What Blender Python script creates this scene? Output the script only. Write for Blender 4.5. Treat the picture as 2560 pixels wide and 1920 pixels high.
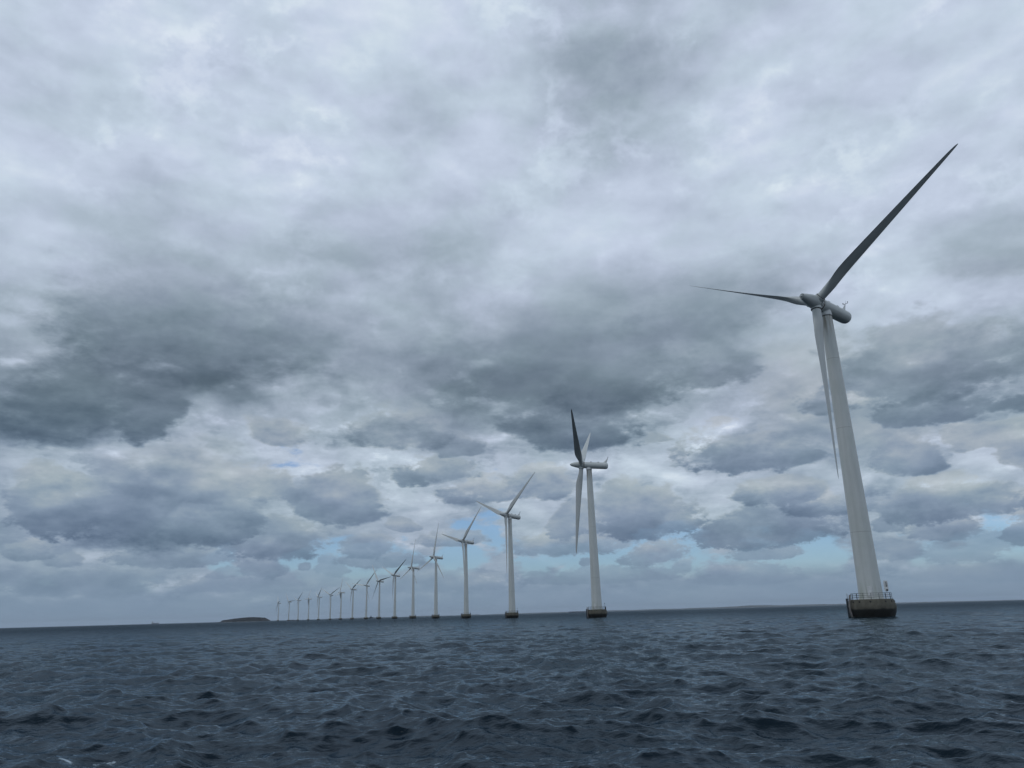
import bpy, bmesh, math, random
import numpy as np
from mathutils import Matrix, Vector
random.seed(7)
R = math.radians
SC = bpy.context.scene
COL = SC.collection
for o in list(bpy.data.objects):
    bpy.data.objects.remove(o)

# ------------------------------------------------------------------ camera
CAM_H = 2.4
PITCH, ROLL = 0.29766, 0.02735
cam_data = bpy.data.cameras.new('camera')
cam_data.sensor_width = 36.0
cam_data.lens = 1873.18 / 2560 * 36.0
cam_data.clip_start = 0.1
cam_data.clip_end = 60000
cam = bpy.data.objects.new('camera', cam_data)
COL.objects.link(cam)
_fw = Vector((0, math.cos(PITCH), math.sin(PITCH)))
_up = Vector((0, -math.sin(PITCH), math.cos(PITCH)))
_rt = Vector((1, 0, 0))
_r2 = _rt * math.cos(ROLL) - _up * math.sin(ROLL)
_u2 = _rt * math.sin(ROLL) + _up * math.cos(ROLL)
M = Matrix.Identity(4)
for i in range(3):
    M[i][0], M[i][1], M[i][2] = _r2[i], _u2[i], -_fw[i]
M[2][3] = CAM_H
cam.matrix_world = M
SC.camera = cam

# ------------------------------------------------------------------ view
SC.view_settings.view_transform = 'Standard'
SC.view_settings.look = 'None'
SC.view_settings.exposure = 0.0
SC.view_settings.gamma = 1.0
SC.render.engine = 'CYCLES'
SC.cycles.max_bounces = 5
SC.cycles.volume_bounces = 0

SUN_AZ, SUN_EL = R(-112), R(56)     # sun behind the cloud, off to the left


# ------------------------------------------------------------------ node helper
class NT:
    def __init__(s, tree):
        s.t = tree
        s.t.nodes.clear()

    def n(s, kind, ins=None, **props):
        nd = s.t.nodes.new(kind)
        for k, v in props.items():
            setattr(nd, k, v)
        for k, v in (ins or {}).items():
            sock = nd.inputs[k]
            if isinstance(v, bpy.types.NodeSocket):
                s.t.links.new(v, sock)
            else:
                sock.default_value = v
        return nd

    def m(s, op, a, b=0.0, c=0.0, clamp=False):
        nd = s.n('ShaderNodeMath', {0: a, 1: b, 2: c}, operation=op)
        nd.use_clamp = clamp
        return nd.outputs[0]

    def v(s, op, a, b=None):
        ins = {0: a}
        if b is not None:
            ins[1] = b
        return s.n('ShaderNodeVectorMath', ins, operation=op).outputs[0]

    def scale(s, a, f):
        nd = s.n('ShaderNodeVectorMath', {0: a}, operation='SCALE')
        if isinstance(f, bpy.types.NodeSocket):
            s.t.links.new(f, nd.inputs['Scale'])
        else:
            nd.inputs['Scale'].default_value = f
        return nd.outputs[0]

    def rng(s, x, a, b, c=0.0, d=1.0, smooth=True):
        nd = s.n('ShaderNodeMapRange', {'Value': x, 'From Min': a, 'From Max': b, 'To Min': c, 'To Max': d},
                 interpolation_type='SMOOTHSTEP' if smooth else 'LINEAR')
        return nd.outputs[0]

    def mix(s, f, a, b):
        nd = s.n('ShaderNodeMix', None, data_type='RGBA')
        for i, val in ((0, f), (6, a), (7, b)):
            if isinstance(val, bpy.types.NodeSocket):
                s.t.links.new(val, nd.inputs[i])
            else:
                nd.inputs[i].default_value = val
        return nd.outputs[2]

    def noise(s, vec, scale, detail=5.0, rough=0.55, dist=0.0, lac=2.0, dims='3D', col=False):
        nd = s.n('ShaderNodeTexNoise', {'Vector': vec, 'Scale': scale, 'Detail': detail, 'Roughness': rough,
                                        'Distortion': dist, 'Lacunarity': lac}, noise_dimensions=dims)
        return nd.outputs['Color' if col else 'Fac']

    def ramp(s, fac, stops, interp='LINEAR'):
        nd = s.n('ShaderNodeValToRGB', {'Fac': fac})
        cr = nd.color_ramp
        cr.interpolation = interp
        while len(cr.elements) < len(stops):
            cr.elements.new(0.5)
        for e, (p, c) in zip(cr.elements, sorted(stops, key=lambda q: q[0])):
            e.position = p
            e.color = c
        return nd.outputs['Color']


def lin(c):
    return tuple((x / 12.92 if x <= .04045 else ((x + .055) / 1.055) ** 2.4) for x in [v / 255 for v in c]) + (1.0,)


# ------------------------------------------------------------------ sky: cloud cover by azimuth and height above the horizon
# each row: elevation in degrees, then 32 tones from azimuth -43 to +43 degrees, and how far the cloud is broken (percent)
SKY_ROWS = [
    (0, "146 146 146 146 146 146 146 146 146 146 147 146 146 148 147 147 147 147 147 149 151 152 148 147 147 146 148 147 147 147 147 148",
     "20 20 20 20 20 20 20 20 20 19 19 18 18 18 17 17 17 16 16 16 15 15 15 14 14 13 13 13 12 12 11 11"),
    (1.2, "141 141 141 140 140 143 147 150 150 149 149 145 147 152 150 149 149 150 150 154 158 159 154 151 151 149 152 153 153 154 155 156",
     "22 22 22 23 23 23 23 23 23 16 13 13 13 12 12 12 11 11 11 10 10 11 15 20 13 13 26 27 27 30 33 37"),
    (2.7, "135 135 135 135 137 146 150 153 153 147 148 151 145 150 157 160 160 155 148 151 153 161 163 159 157 150 156 162 163 165 166 168",
     "17 17 17 17 17 17 17 18 34 14 36 34 28 17 32 20 31 42 45 40 30 26 53 66 31 18 59 59 52 53 54 56"),
    (4.2, "130 131 132 133 141 153 154 154 153 141 146 158 142 147 164 169 168 157 143 153 157 160 148 144 146 161 151 160 175 174 174 173",
     "0 0 0 0 0 0 0 4 52 11 75 66 50 23 54 30 40 54 50 47 43 17 35 35 15 24 16 47 60 53 44 35"),
    (5.8, "116 113 112 114 118 124 128 128 134 133 131 140 145 155 164 162 165 150 131 161 170 163 134 131 137 159 158 160 171 170 167 163",
     "0 0 0 0 0 0 0 1 13 2 19 17 12 6 40 29 7 7 4 21 45 0 0 0 0 11 6 13 11 2 0 0"),
    (7.6, "140 140 138 135 153 148 147 142 143 141 145 153 167 177 164 163 163 155 158 159 161 174 160 142 142 152 160 165 156 152 153 158",
     "0 0 0 0 0 0 0 0 0 0 0 0 0 0 16 12 0 0 0 5 8 0 0 0 0 0 0 0 0 0 0 0"),
    (9.6, "131 135 138 138 165 173 167 170 166 165 170 178 186 182 162 173 162 164 180 178 181 158 136 144 157 153 161 177 168 173 171 164",
     "0 0 0 0 0 0 0 0 0 15 14 8 0 0 0 12 0 0 0 0 0 0 0 0 0 0 0 0 0 0 0 0"),
    (11.8, "119 115 112 112 118 138 145 176 173 178 183 182 176 157 149 173 155 157 164 175 187 174 158 171 164 153 153 154 155 149 144 138",
     "0 0 0 0 0 0 0 7 2 21 23 13 0 0 0 20 0 0 0 0 0 0 0 0 0 0 0 0 0 0 0 0"),
    (14, "143 138 134 130 117 119 123 153 149 166 172 159 151 143 126 143 134 130 132 153 171 180 183 175 148 169 141 129 133 134 145 158",
     "0 0 0 0 0 0 0 9 1 0 0 0 0 0 0 0 0 0 0 0 0 0 0 0 0 0 0 0 0 0 0 0"),
    (16.3, "168 162 157 150 131 118 116 124 128 160 149 147 148 132 124 125 108 114 127 140 151 160 167 163 164 159 154 164 166 171 179 188",
     "0 0 0 0 0 0 0 0 0 0 0 0 0 0 0 0 0 0 0 0 0 0 0 0 0 0 0 0 0 0 0 0"),
    (18.7, "191 188 181 178 167 143 136 128 137 150 151 163 153 140 149 153 124 125 135 142 139 140 156 172 182 191 194 202 194 191 194 188",
     "0 0 0 0 0 0 0 0 0 0 0 0 0 0 0 0 0 0 0 0 0 0 0 0 0 0 0 0 0 0 0 0"),
    (21.1, "188 185 187 191 177 155 147 147 152 149 152 158 162 163 155 170 152 149 154 157 142 136 150 182 197 200 203 194 181 179 168 174",
     "0 0 0 0 0 0 0 0 0 0 0 0 0 0 0 0 0 0 0 0 0 0 0 0 0 0 0 0 0 0 0 0"),
    (23.5, "194 193 191 192 190 178 169 166 167 168 171 180 180 172 179 191 206 186 166 176 164 159 158 161 182 200 200 194 181 177 184 192",
     "0 0 0 0 0 0 0 0 0 0 0 0 0 0 0 0 0 0 0 0 0 0 0 0 0 0 0 0 0 0 0 0"),
    (26, "205 200 196 193 194 188 188 184 184 182 183 181 183 177 181 189 209 210 205 196 191 192 194 196 195 201 200 198 196 197 198 200",
     "0 0 0 0 0 0 0 0 0 0 0 0 0 0 0 0 0 0 0 0 0 0 0 0 0 0 0 0 0 0 0 0"),
    (28.6, "206 207 206 206 202 189 190 195 198 195 192 187 188 190 183 188 194 203 203 205 200 196 198 199 203 203 201 200 198 201 202 202",
     "0 0 0 0 0 0 0 0 0 0 0 0 0 0 0 0 0 0 0 0 0 0 0 0 0 0 0 0 0 0 0 0"),
    (31.3, "197 202 206 201 200 201 203 207 208 209 203 199 197 198 191 193 198 194 189 199 196 201 204 204 201 198 200 202 200 201 201 205",
     "0 0 0 0 0 0 0 0 0 0 0 0 0 0 0 0 0 0 0 0 0 0 0 0 0 0 0 0 0 0 0 0"),
    (34, "200 196 197 202 199 201 204 199 198 198 200 202 197 196 199 201 198 187 175 173 185 196 203 206 203 198 201 203 206 208 208 208",
     "0 0 0 0 0 0 0 0 0 0 0 0 0 0 0 0 0 0 0 0 0 0 0 0 0 0 0 0 0 0 0 0"),
    (36.8, "212 212 204 200 206 203 198 203 209 209 205 203 196 191 195 198 192 183 170 157 162 180 195 203 205 202 204 206 206 206 208 208",
     "0 0 0 0 0 0 0 0 0 0 0 0 0 0 0 0 0 0 0 0 0 0 0 0 0 0 0 0 0 0 0 0"),
    (39.6, "212 212 207 205 209 207 206 204 199 201 205 205 201 194 196 198 193 180 174 167 163 176 188 195 198 203 204 203 205 206 207 208",
     "0 0 0 0 0 0 0 0 0 0 0 0 0 0 0 0 0 0 0 0 0 0 0 0 0 0 0 0 0 0 0 0"),
    (42.5, "212 212 206 207 207 207 205 205 208 205 206 210 213 208 205 206 203 195 190 187 186 192 199 195 194 204 203 203 204 207 206 208",
     "0 0 0 0 0 0 0 0 0 0 0 0 0 0 0 0 0 0 0 0 0 0 0 0 0 0 0 0 0 0 0 0"),
    (46, "212 210 204 211 205 208 205 206 207 205 206 210 213 212 209 206 203 199 193 188 186 190 200 197 189 205 202 204 204 206 206 208",
     "0 0 0 0 0 0 0 0 0 0 0 0 0 0 0 0 0 0 0 0 0 0 0 0 0 0 0 0 0 0 0 0"),
]
# single clouds: azimuth, half width, base and top elevation (degrees), tone of the lit top and of the base
CLOUDS = """30.3 3.8 1.14 2.28 156 143 ; -27.2 1.8 1.64 2.22 146 140 ; 16.9 3.9 1.68 2.94 157 139 ; -5.6 5.2 1.7 3.02 152 138
-29.2 4.6 1.81 3.4 152 132 ; -15.9 3.2 1.91 3.35 160 138 ; -21.5 3.1 2.0 3.24 154 139 ; 6.3 6.7 2.03 3.19 153 136
30.5 2.4 2.43 4.29 157 139 ; 12.7 0.9 2.48 3.61 167 142 ; 25.7 1.8 2.69 4.04 152 139 ; -21.2 0.9 2.93 3.63 148 138
-13.1 1.1 2.99 4.54 157 138 ; -18.3 1.7 3.05 4.49 163 137 ; 10.1 2.6 3.06 4.8 163 138 ; 18.3 2.3 3.21 4.16 155 139
33.4 1.1 3.25 4.79 152 130 ; 5.1 0.5 3.32 3.9 150 140 ; -15.2 0.5 3.42 3.99 150 138 ; -9.9 2.5 3.59 4.84 158 140
-30.8 1.3 3.68 4.99 152 140 ; -24.3 3.3 3.71 5.32 162 138 ; 29.4 2.0 3.81 5.42 162 136 ; 3.8 4.1 4.11 5.8 178 138
18.4 5.0 4.16 6.73 162 120 ; -32.5 1.6 4.17 5.52 172 130 ; -10.8 1.7 4.27 5.93 160 130 ; -17.4 3.8 4.32 6.76 160 128
26.4 1.3 4.62 5.68 152 138 ; 33.6 1.0 4.93 6.35 192 150 ; 29.4 3.4 4.99 7.65 188 120 ; -5.0 2.8 5.01 6.03 165 140
9.7 3.6 5.07 8.95 182 119 ; 4.2 1.4 5.28 7.66 167 140 ; -25.2 4.6 5.39 11.47 172 112 ; -22.3 2.7 5.42 7.96 160 117
12.6 0.9 5.44 6.77 162 138 ; -31.4 2.9 5.7 9.37 178 114 ; 21.8 1.9 6.04 7.63 182 122 ; -8.6 0.9 6.25 7.09 165 140
-13.4 3.2 6.78 10.14 168 130 ; 19.0 2.8 7.04 8.5 178 132 ; 34.4 1.0 7.74 10.31 172 146 ; -2.7 2.5 7.87 10.12 188 132
2.1 2.3 8.26 10.52 187 136 ; -20.1 3.8 8.35 10.63 184 150 ; 28.1 2.3 8.47 10.61 168 140 ; 18.1 4.0 9.41 13.06 188 126
32.8 2.4 9.42 11.46 188 162 ; -6.4 3.5 9.47 11.38 168 136 ; 24.5 5.0 10.16 17.58 188 150 ; -32.0 3.1 11.39 17.0 124 98
31.2 3.8 11.46 13.55 142 126 ; -4.1 2.3 11.54 13.12 152 140 ; -9.3 3.6 12.25 14.69 172 128 ; 11.1 1.2 12.33 13.02 178 165
-27.2 2.4 12.34 16.42 128 108 ; 4.9 5.0 12.34 16.2 150 114 ; -18.0 2.1 12.72 14.07 170 148 ; 23.4 1.8 13.18 14.8 150 118
30.2 5.1 13.45 17.69 168 120 ; 5.7 5.8 15.11 20.55 150 105 ; 13.5 4.3 15.78 19.38 164 124 ; -23.6 3.4 16.84 20.25 136 108
-24.4 8.1 16.89 23.67 172 106 ; 7.2 6.8 18.56 29.12 216 136 ; 15.2 6.0 19.94 26.61 204 130 ; 34.9 3.1 20.26 24.93 190 163
-13.2 4.2 25.87 30.74 196 164"""
AZ0, AZ1 = R(-43), R(43)


def build_world():
    w = bpy.data.worlds.new('World')
    SC.world = w
    w.use_nodes = True
    N = NT(w.node_tree)
    tc = N.n('ShaderNodeTexCoord').outputs['Generated']
    d = N.v('NORMALIZE', tc)
    sep = N.n('ShaderNodeSeparateXYZ', {0: d})
    x, y, z = sep.outputs
    el = N.m('MULTIPLY', N.m('ARCSINE', z), 180 / math.pi)
    az = N.m('MULTIPLY', N.m('ARCTAN2', x, y), 180 / math.pi)
    # cloud layer seen as a flat deck overhead: features shrink towards the horizon
    zz = N.m('ADD', N.m('MAXIMUM', z, 0.0), 0.10)
    deck = N.n('ShaderNodeCombineXYZ', {0: N.m('DIVIDE', x, zz), 1: N.m('DIVIDE', y, zz), 2: 0.37}).outputs[0]
    pol = N.n('ShaderNodeCombineXYZ', {0: N.m('MULTIPLY', az, 0.07), 1: N.m('MULTIPLY', el, 0.13), 2: 0.0}).outputs[0]
    # warp of the lookup so cloud edges billow
    wn = N.noise(pol, 1.1, 5, 0.58, col=True)
    ws = N.n('ShaderNodeSeparateColor', {0: wn})
    wamp = N.rng(el, 0.5, 16, 0.35, 1.0, False)
    waz = N.m('MULTIPLY', N.m('MULTIPLY', N.m('SUBTRACT', ws.outputs[0], 0.5), 5.0), wamp)
    wel = N.m('MULTIPLY', N.m('MULTIPLY', N.m('SUBTRACT', ws.outputs[1], 0.5), 4.5), wamp)
    a2 = N.m('ADD', az, waz)
    e2 = N.m('ADD', el, wel)
    fac = N.rng(a2, -43, 43, 0, 1, False)
    cur = None
    pe = None
    for (e, L, B) in SKY_ROWS:
        L = [int(v) for v in L.split()]
        B = [int(v) for v in B.split()]
        stops = [(i / 31.0, (L[i] / 255, B[i] / 100, 0, 1)) for i in range(32)]
        c = N.ramp(fac, stops, 'LINEAR')
        if cur is None:
            cur = c
        else:
            cur = N.mix(N.rng(e2, pe, e, 0, 1, False), cur, c)
        pe = e
    # beyond the mapped part (behind the camera and overhead) the same broken cloud goes on
    outside = N.m('MAXIMUM', N.rng(N.m('ABSOLUTE', az), 42, 60), N.rng(el, 48, 60))
    g = N.noise(deck, 0.55, 4, 0.55)
    gen = N.n('ShaderNodeCombineColor', {0: N.rng(g, 0.3, 0.7, 0.50, 0.90, False), 1: 0.0, 2: 0.0}).outputs[0]
    cur = N.mix(outside, cur, gen)
    cs = N.n('ShaderNodeSeparateColor', {0: cur})
    L, Bl = cs.outputs[0], cs.outputs[1]
    # broad soft folds high up; smaller flat-based puffs low down
    nA = N.noise(N.v('MULTIPLY', d, (1.0, 1.0, 1.35)), 4.6, 8, 0.52)
    nF = N.noise(N.v('MULTIPLY', d, (1.0, 1.0, 1.2)), 17.0, 8, 0.62, 0.3)
    pM = N.v('MULTIPLY', d, (1.0, 1.0, 1.5))
    nM = N.noise(pM, 8.0, 7, 0.55)
    nN = N.noise(N.v('ADD', pM, (0.0, 0.0, 0.035)), 8.0, 4, 0.5)
    pB = N.v('MULTIPLY', d, (1.0, 1.0, 2.3))
    nB = N.noise(pB, 12.5, 8, 0.56)
    nU = N.noise(N.v('ADD', pB, (0.0, 0.0, 0.026)), 12.5, 5, 0.50)
    emb = N.m('SUBTRACT', nB, nU)
    low = N.rng(el, 12.0, 23.0, 1.0, 0.0)
    detH = N.m('ADD', N.m('MULTIPLY', N.m('SUBTRACT', 0.5, nA), 0.20), N.m('ADD', N.m('MULTIPLY', N.m('SUBTRACT', nF, 0.5), 0.15), N.m('MULTIPLY', N.m('SUBTRACT', nM, nN), 0.17)))
    detH = N.m('MULTIPLY', detH, N.rng(L, 0.62, 0.85, 1.1, 0.55, False))
    # thin bright filaments along cloud folds
    nR = N.noise(N.v('MULTIPLY', d, (1.0, 1.0, 1.25)), 5.5, 9, 0.60, 0.1)
    rid = N.m('MULTIPLY', N.rng(N.m('ABSOLUTE', N.m('SUBTRACT', nR, 0.5)), 0.0, 0.055, 1.0, 0.0), N.rng(nM, 0.45, 0.62, 0.0, 0.042))
    high = N.m('ADD', N.m('ADD', L, detH), rid)
    nS = N.noise(N.v('MULTIPLY', d, (1.0, 1.0, 4.5)), 14.0, 6, 0.6)
    nE0 = N.noise(N.v('MULTIPLY', d, (1.0, 1.0, 2.0)), 22.0, 8, 0.62)
    nE1 = N.noise(N.v('MULTIPLY', d, (1.0, 1.0, 2.0)), 85.0, 7, 0.68)
    nE = N.n('ShaderNodeMix', {'Factor': N.rng(el, 9.0, 4.0, 0.0, 0.7), 'A': nE0, 'B': nE1}).outputs[0]
    # thin bright veil behind the low clouds
    vl = N.m('ADD', N.rng(el, 1.0, 9.0, 0.63, 0.74), N.m('MULTIPLY', N.m('SUBTRACT', nS, 0.5), 0.26))
    vl = N.m('ADD', vl, N.m('MULTIPLY', N.m('SUBTRACT', L, 0.62), 0.50))
    low0 = N.rng(el, 9.5, 17.0, 0.85, 0.0)
    cur = N.n('ShaderNodeMix', {'Factor': low0, 'A': high, 'B': vl}).outputs[0]
    # ragged cloudlets scattered through the gaps
    mg = N.rng(N.m('ADD', N.m('SUBTRACT', nB, 0.5), N.m('MULTIPLY', N.m('SUBTRACT', nE, 0.5), 0.5)), 0.02, 0.12, 0.0, 0.62)
    mg = N.m('MULTIPLY', mg, N.rng(el, 13.0, 22.0, 1.0, 0.0))
    lg = N.m('ADD', N.m('ADD', 0.60, N.m('MULTIPLY', emb, 0.9)), N.m('MULTIPLY', N.m('SUBTRACT', L, 0.62), 0.5))
    cur = N.n('ShaderNodeMix', {'Factor': mg, 'A': cur, 'B': lg}).outputs[0]
    # single cumulus clouds: ragged outline, flat base, lit top
    edge = N.m('ADD', N.m('MULTIPLY', N.m('SUBTRACT', nE, 0.5), 3.6), N.m('MULTIPLY', N.m('SUBTRACT', nB, 0.5), 2.6))
    edge_b = N.m('MULTIPLY', edge, 0.55)
    ws2 = N.n('ShaderNodeSeparateColor', {0: N.noise(N.v('MULTIPLY', d, (1.0, 1.0, 1.8)), 7.0, 4, 0.55, col=True)})
    ac = N.m('ADD', az, N.m('MULTIPLY', N.m('SUBTRACT', ws2.outputs[0], 0.5), 5.0))
    ec = N.m('ADD', el, N.m('MULTIPLY', N.m('SUBTRACT', ws2.outputs[1], 0.5), N.rng(el, 2, 14, 0.5, 3.6, False)))
    es = N.m('ADD', N.m('ADD', el, N.m('MULTIPLY', N.m('SUBTRACT', nB, 0.5), N.rng(el, 2, 16, -1.2, -5.0, False))),
             N.m('MULTIPLY', N.m('SUBTRACT', nE, 0.5), N.rng(el, 2, 16, 1.2, 4.0, False)))
    tot = None
    for row in CLOUDS.replace('\n', ';').split(';'):
        if not row.strip():
            continue
        a0, hw, eb, et, lt, lb = [float(q) for q in row.split()]
        h = max(et - eb, 0.5)
        cc, hu, hb = eb + h * 0.32, h * 0.80, h * 0.38
        da = N.m('MULTIPLY_ADD', ac, 1 / (hw * 1.12), -a0 / (hw * 1.12))
        up = N.m('MULTIPLY_ADD', ec, 1 / hu, -cc / hu)
        de = N.m('MAXIMUM', up, N.m('MULTIPLY', up, -hu / hb))
        da = N.m('MULTIPLY_ADD', up, random.uniform(-0.35, 0.35), da)
        r2 = N.m('MULTIPLY_ADD', de, de, N.m('MULTIPLY_ADD', da, da, edge_b if h > 4.5 else edge))
        soft = (0.30 if eb < 12 else 0.5) if h < 4.5 else 0.72
        mk = N.rng(r2, 1.0 + soft, 1.0 - soft, 0.0, (0.70 if eb < 3 else 0.9) if eb < 13 else (0.78 if eb < 18 else 0.62))
        sh = N.m('MULTIPLY_ADD', es, 1 / h, -eb / h, clamp=True)
        lc = N.m('MULTIPLY_ADD', sh, (lt - lb) / 255, lb / 255)
        cur = N.n('ShaderNodeMix', {'Factor': mk, 'A': cur, 'B': lc}).outputs[0]
        tot = mk if tot is None else N.m('MAXIMUM', tot, mk)
    L2 = N.m('ADD', cur, N.m('ADD', N.m('MULTIPLY', emb, N.rng(el, 12.0, 24.0, 0.3, 0.12)), N.m('MULTIPLY', N.m('SUBTRACT', nE0, 0.5), N.rng(el, 12.0, 24.0, 0.12, 0.03))))
    L2 = N.n('ShaderNodeMix', {'Factor': N.rng(el, 0.0, 2.5, 0.25, 1.0), 'A': L, 'B': L2}).outputs[0]
    # tones: neutral grey overhead, bluer through more air low down
    c_hi = N.ramp(L2, [(p / 255.0, lin(c)) for p, c in (
        (80, (70, 84, 98)), (105, (91, 107, 121)), (130, (114, 130, 144)), (150, (135, 150, 165)),
        (172, (158, 172, 187)), (192, (180, 193, 210)), (208, (197, 210, 227)), (225, (217, 228, 239)))])
    c_lo = N.ramp(L2, [(p / 255.0, lin(c)) for p, c in (
        (80, (64, 81, 101)), (105, (87, 106, 128)), (130, (111, 130, 151)), (150, (132, 150, 170)),
        (172, (156, 172, 188)), (192, (179, 193, 208)), (208, (196, 210, 224)), (225, (216, 227, 238)))])
    cloud = N.mix(N.rng(el, 17.0, 7.0), c_hi, c_lo)
    # slow drift of hue between lilac and green-grey
    hn = N.noise(pol, 1.9, 3, 0.5)
    cloud = N.mix(N.rng(hn, 0.35, 0.65, 0, 1), N.v('MULTIPLY', cloud, (1.003, 0.99, 1.015)), N.v('MULTIPLY', cloud, (0.985, 1.004, 0.99)))
    # air in front of the lowest clouds
    lit = N.m('MULTIPLY', N.m('MULTIPLY', tot, N.rng(el, 14, 24, 1, 0)), N.rng(L2, 0.58, 0.72))
    cloud = N.mix(lit, cloud, N.v('MULTIPLY', cloud, (1.05, 1.0, 0.92)))
    hz = N.rng(el, 0.0, 5.0, 0.75, 0.0)
    cloud = N.mix(hz, cloud, lin((125, 147, 169)))
    # open blue between the clouds
    sky = N.n('ShaderNodeTexSky', {}, sky_type='NISHITA')
    sky.sun_disc = False
    sky.sun_elevation = SUN_EL
    sky.sun_rotation = SUN_AZ
    sky.air_density = 1.0
    sky.dust_density = 1.0
    blue = N.v('MULTIPLY', sky.outputs[0], (0.068, 0.090, 0.120))
    gn = N.noise(N.v('MULTIPLY', d, (1.0, 1.0, 2.6)), 15.0, 7, 0.55)
    thr = N.m('SUBTRACT', 0.80, N.m('MULTIPLY', Bl, 0.95))
    gap = N.m('MULTIPLY', N.rng(N.m('SUBTRACT', gn, thr), -0.08, 0.06, 0.0, 0.85), N.m('MULTIPLY', N.rng(el, 1.6, 3.2), N.m('SUBTRACT', 1.0, N.m('MULTIPLY', tot, 0.92))))
    col = N.mix(gap, cloud, blue)
    bg = N.n('ShaderNodeBackground', {'Color': col, 'Strength': 1.0})
    out = N.n('ShaderNodeOutputWorld', {'Surface': bg.outputs[0]})
    w.cycles.sampling_method = 'MANUAL'
    w.cycles.sample_map_resolution = 512


build_world()

sun_data = bpy.data.lights.new('sun', 'SUN')
sun_data.energy = 0.5
sun_data.angle = R(20)
sun_data.color = (1.0, 0.98, 0.95)
sun = bpy.data.objects.new('sun', sun_data)
COL.objects.link(sun)
_sd = Vector((math.sin(SUN_AZ) * math.cos(SUN_EL), math.cos(SUN_AZ) * math.cos(SUN_EL), math.sin(SUN_EL)))
sun.rotation_euler = _sd.to_track_quat('Z', 'Y').to_euler()


# ------------------------------------------------------------------ materials
def mat(name, build):
    m = bpy.data.materials.new(name)
    m.use_nodes = True
    N = NT(m.node_tree)
    b = N.n('ShaderNodeBsdfPrincipled')
    N.n('ShaderNodeOutputMaterial', {'Surface': b.outputs[0]})
    build(N, b)
    return m


def setp(N, b, **kw):
    names = {'base': 'Base Color', 'rough': 'Roughness', 'metal': 'Metallic', 'ior': 'IOR', 'normal': 'Normal', 'spec': 'Specular IOR Level'}
    for k, v in kw.items():
        s = b.inputs[names[k]]
        if isinstance(v, bpy.types.NodeSocket):
            N.t.links.new(v, s)
        else:
            s.default_value = v


def paint_mat(name, col, dirt_top=None):
    def f(N, b):
        co = N.n('ShaderNodeTexCoord').outputs['Object']
        st = N.noise(N.v('MULTIPLY', co, (1.2, 1.2, 0.06)), 1.0, 5, 0.6)
        pt = N.noise(co, 0.35, 4, 0.5)
        c = N.mix(N.rng(st, 0.35, 0.75), (*col, 1), (*[q * .86 for q in col], 1))
        c = N.mix(N.m('MULTIPLY', N.rng(pt, 0.4, 0.7), 0.35), c, (col[0] * .80, col[1] * .84, col[2] * .80, 1))
        if dirt_top is not None:
            zc = N.n('ShaderNodeSeparateXYZ', {0: co}).outputs[2]
            band = N.rng(zc, dirt_top - 7, dirt_top, 0, 1)
            s2 = N.noise(N.v('MULTIPLY', co, (1.6, 1.6, 0.10)), 1.4, 4, 0.6)
            dd = N.m('MULTIPLY', band, N.rng(s2, 0.40, 0.62))
            c = N.mix(N.m('MULTIPLY', dd, 0.75), c, (0.20, 0.15, 0.09, 1))
            # weld seams of the tower sections
            for zs in (16.0, 37.0, 52.0):
                ln = N.m('LESS_THAN', N.m('ABSOLUTE', N.m('SUBTRACT', zc, zs)), 0.05)
                c = N.mix(N.m('MULTIPLY', ln, 0.45), c, (0.22, 0.22, 0.2, 1))
            # green growth low on the tower
            gb = N.rng(zc, 3.0, 7.5, 0.5, 0.0)
            c = N.mix(N.m('MULTIPLY', gb, N.rng(s2, 0.45, 0.65)), c, (0.22, 0.25, 0.16, 1))
        setp(N, b, base=c, rough=0.42, normal=N.n('ShaderNodeBump', {'Height': pt, 'Strength': 0.05, 'Distance': 0.05}).outputs[0])
    return mat(name, f)


M_TOWER = paint_mat('tower_paint', (0.60, 0.62, 0.60), 62.0)
M_BLADE = paint_mat('blade_gelcoat', (0.55, 0.57, 0.56))
M_NAC = paint_mat('nacelle_paint', (0.55, 0.57, 0.56))


def f_conc(N, b):
    co = N.n('ShaderNodeTexCoord').outputs['Object']
    z = N.n('ShaderNodeSeparateXYZ', {0: co}).outputs[2]
    n = N.noise(co, 0.8, 6, 0.6)
    s = N.noise(N.v('MULTIPLY', co, (2.5, 2.5, 0.25)), 1.0, 5, 0.65)
    c = N.mix(N.rng(n, 0.3, 0.7), (0.080, 0.075, 0.058, 1), (0.122, 0.115, 0.090, 1))
    c = N.mix(N.m('MULTIPLY', N.rng(s, 0.45, 0.7), 0.5), c, (0.07, 0.062, 0.045, 1))
    # weed and wet below the splash line
    w = N.rng(N.m('ADD', z, N.m('MULTIPLY', N.m('SUBTRACT', n, 0.5), 0.8)), 1.35, 1.65, 1.0, 0.0)
    c = N.mix(w, c, (0.010, 0.010, 0.008, 1))
    setp(N, b, base=c, rough=N.rng(w, 0, 1, 0.85, 0.55, False),
         normal=N.n('ShaderNodeBump', {'Height': N.noise(co, 4.0, 6, 0.6), 'Strength': 0.5, 'Distance': 0.08}).outputs[0])


M_CONC = mat('wet_concrete', f_conc)


def simple(name, col, rough=0.6, metal=0.0, var=0.25, sc=1.5):
    def f(N, b):
        co = N.n('ShaderNodeTexCoord').outputs['Object']
        n = N.noise(co, sc, 5, 0.6)
        c = N.mix(N.rng(n, 0.35, 0.65), (*col, 1), (*[q * (1 - var) for q in col], 1))
        setp(N, b, base=c, rough=rough, metal=metal)
    return mat(name, f)


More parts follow.
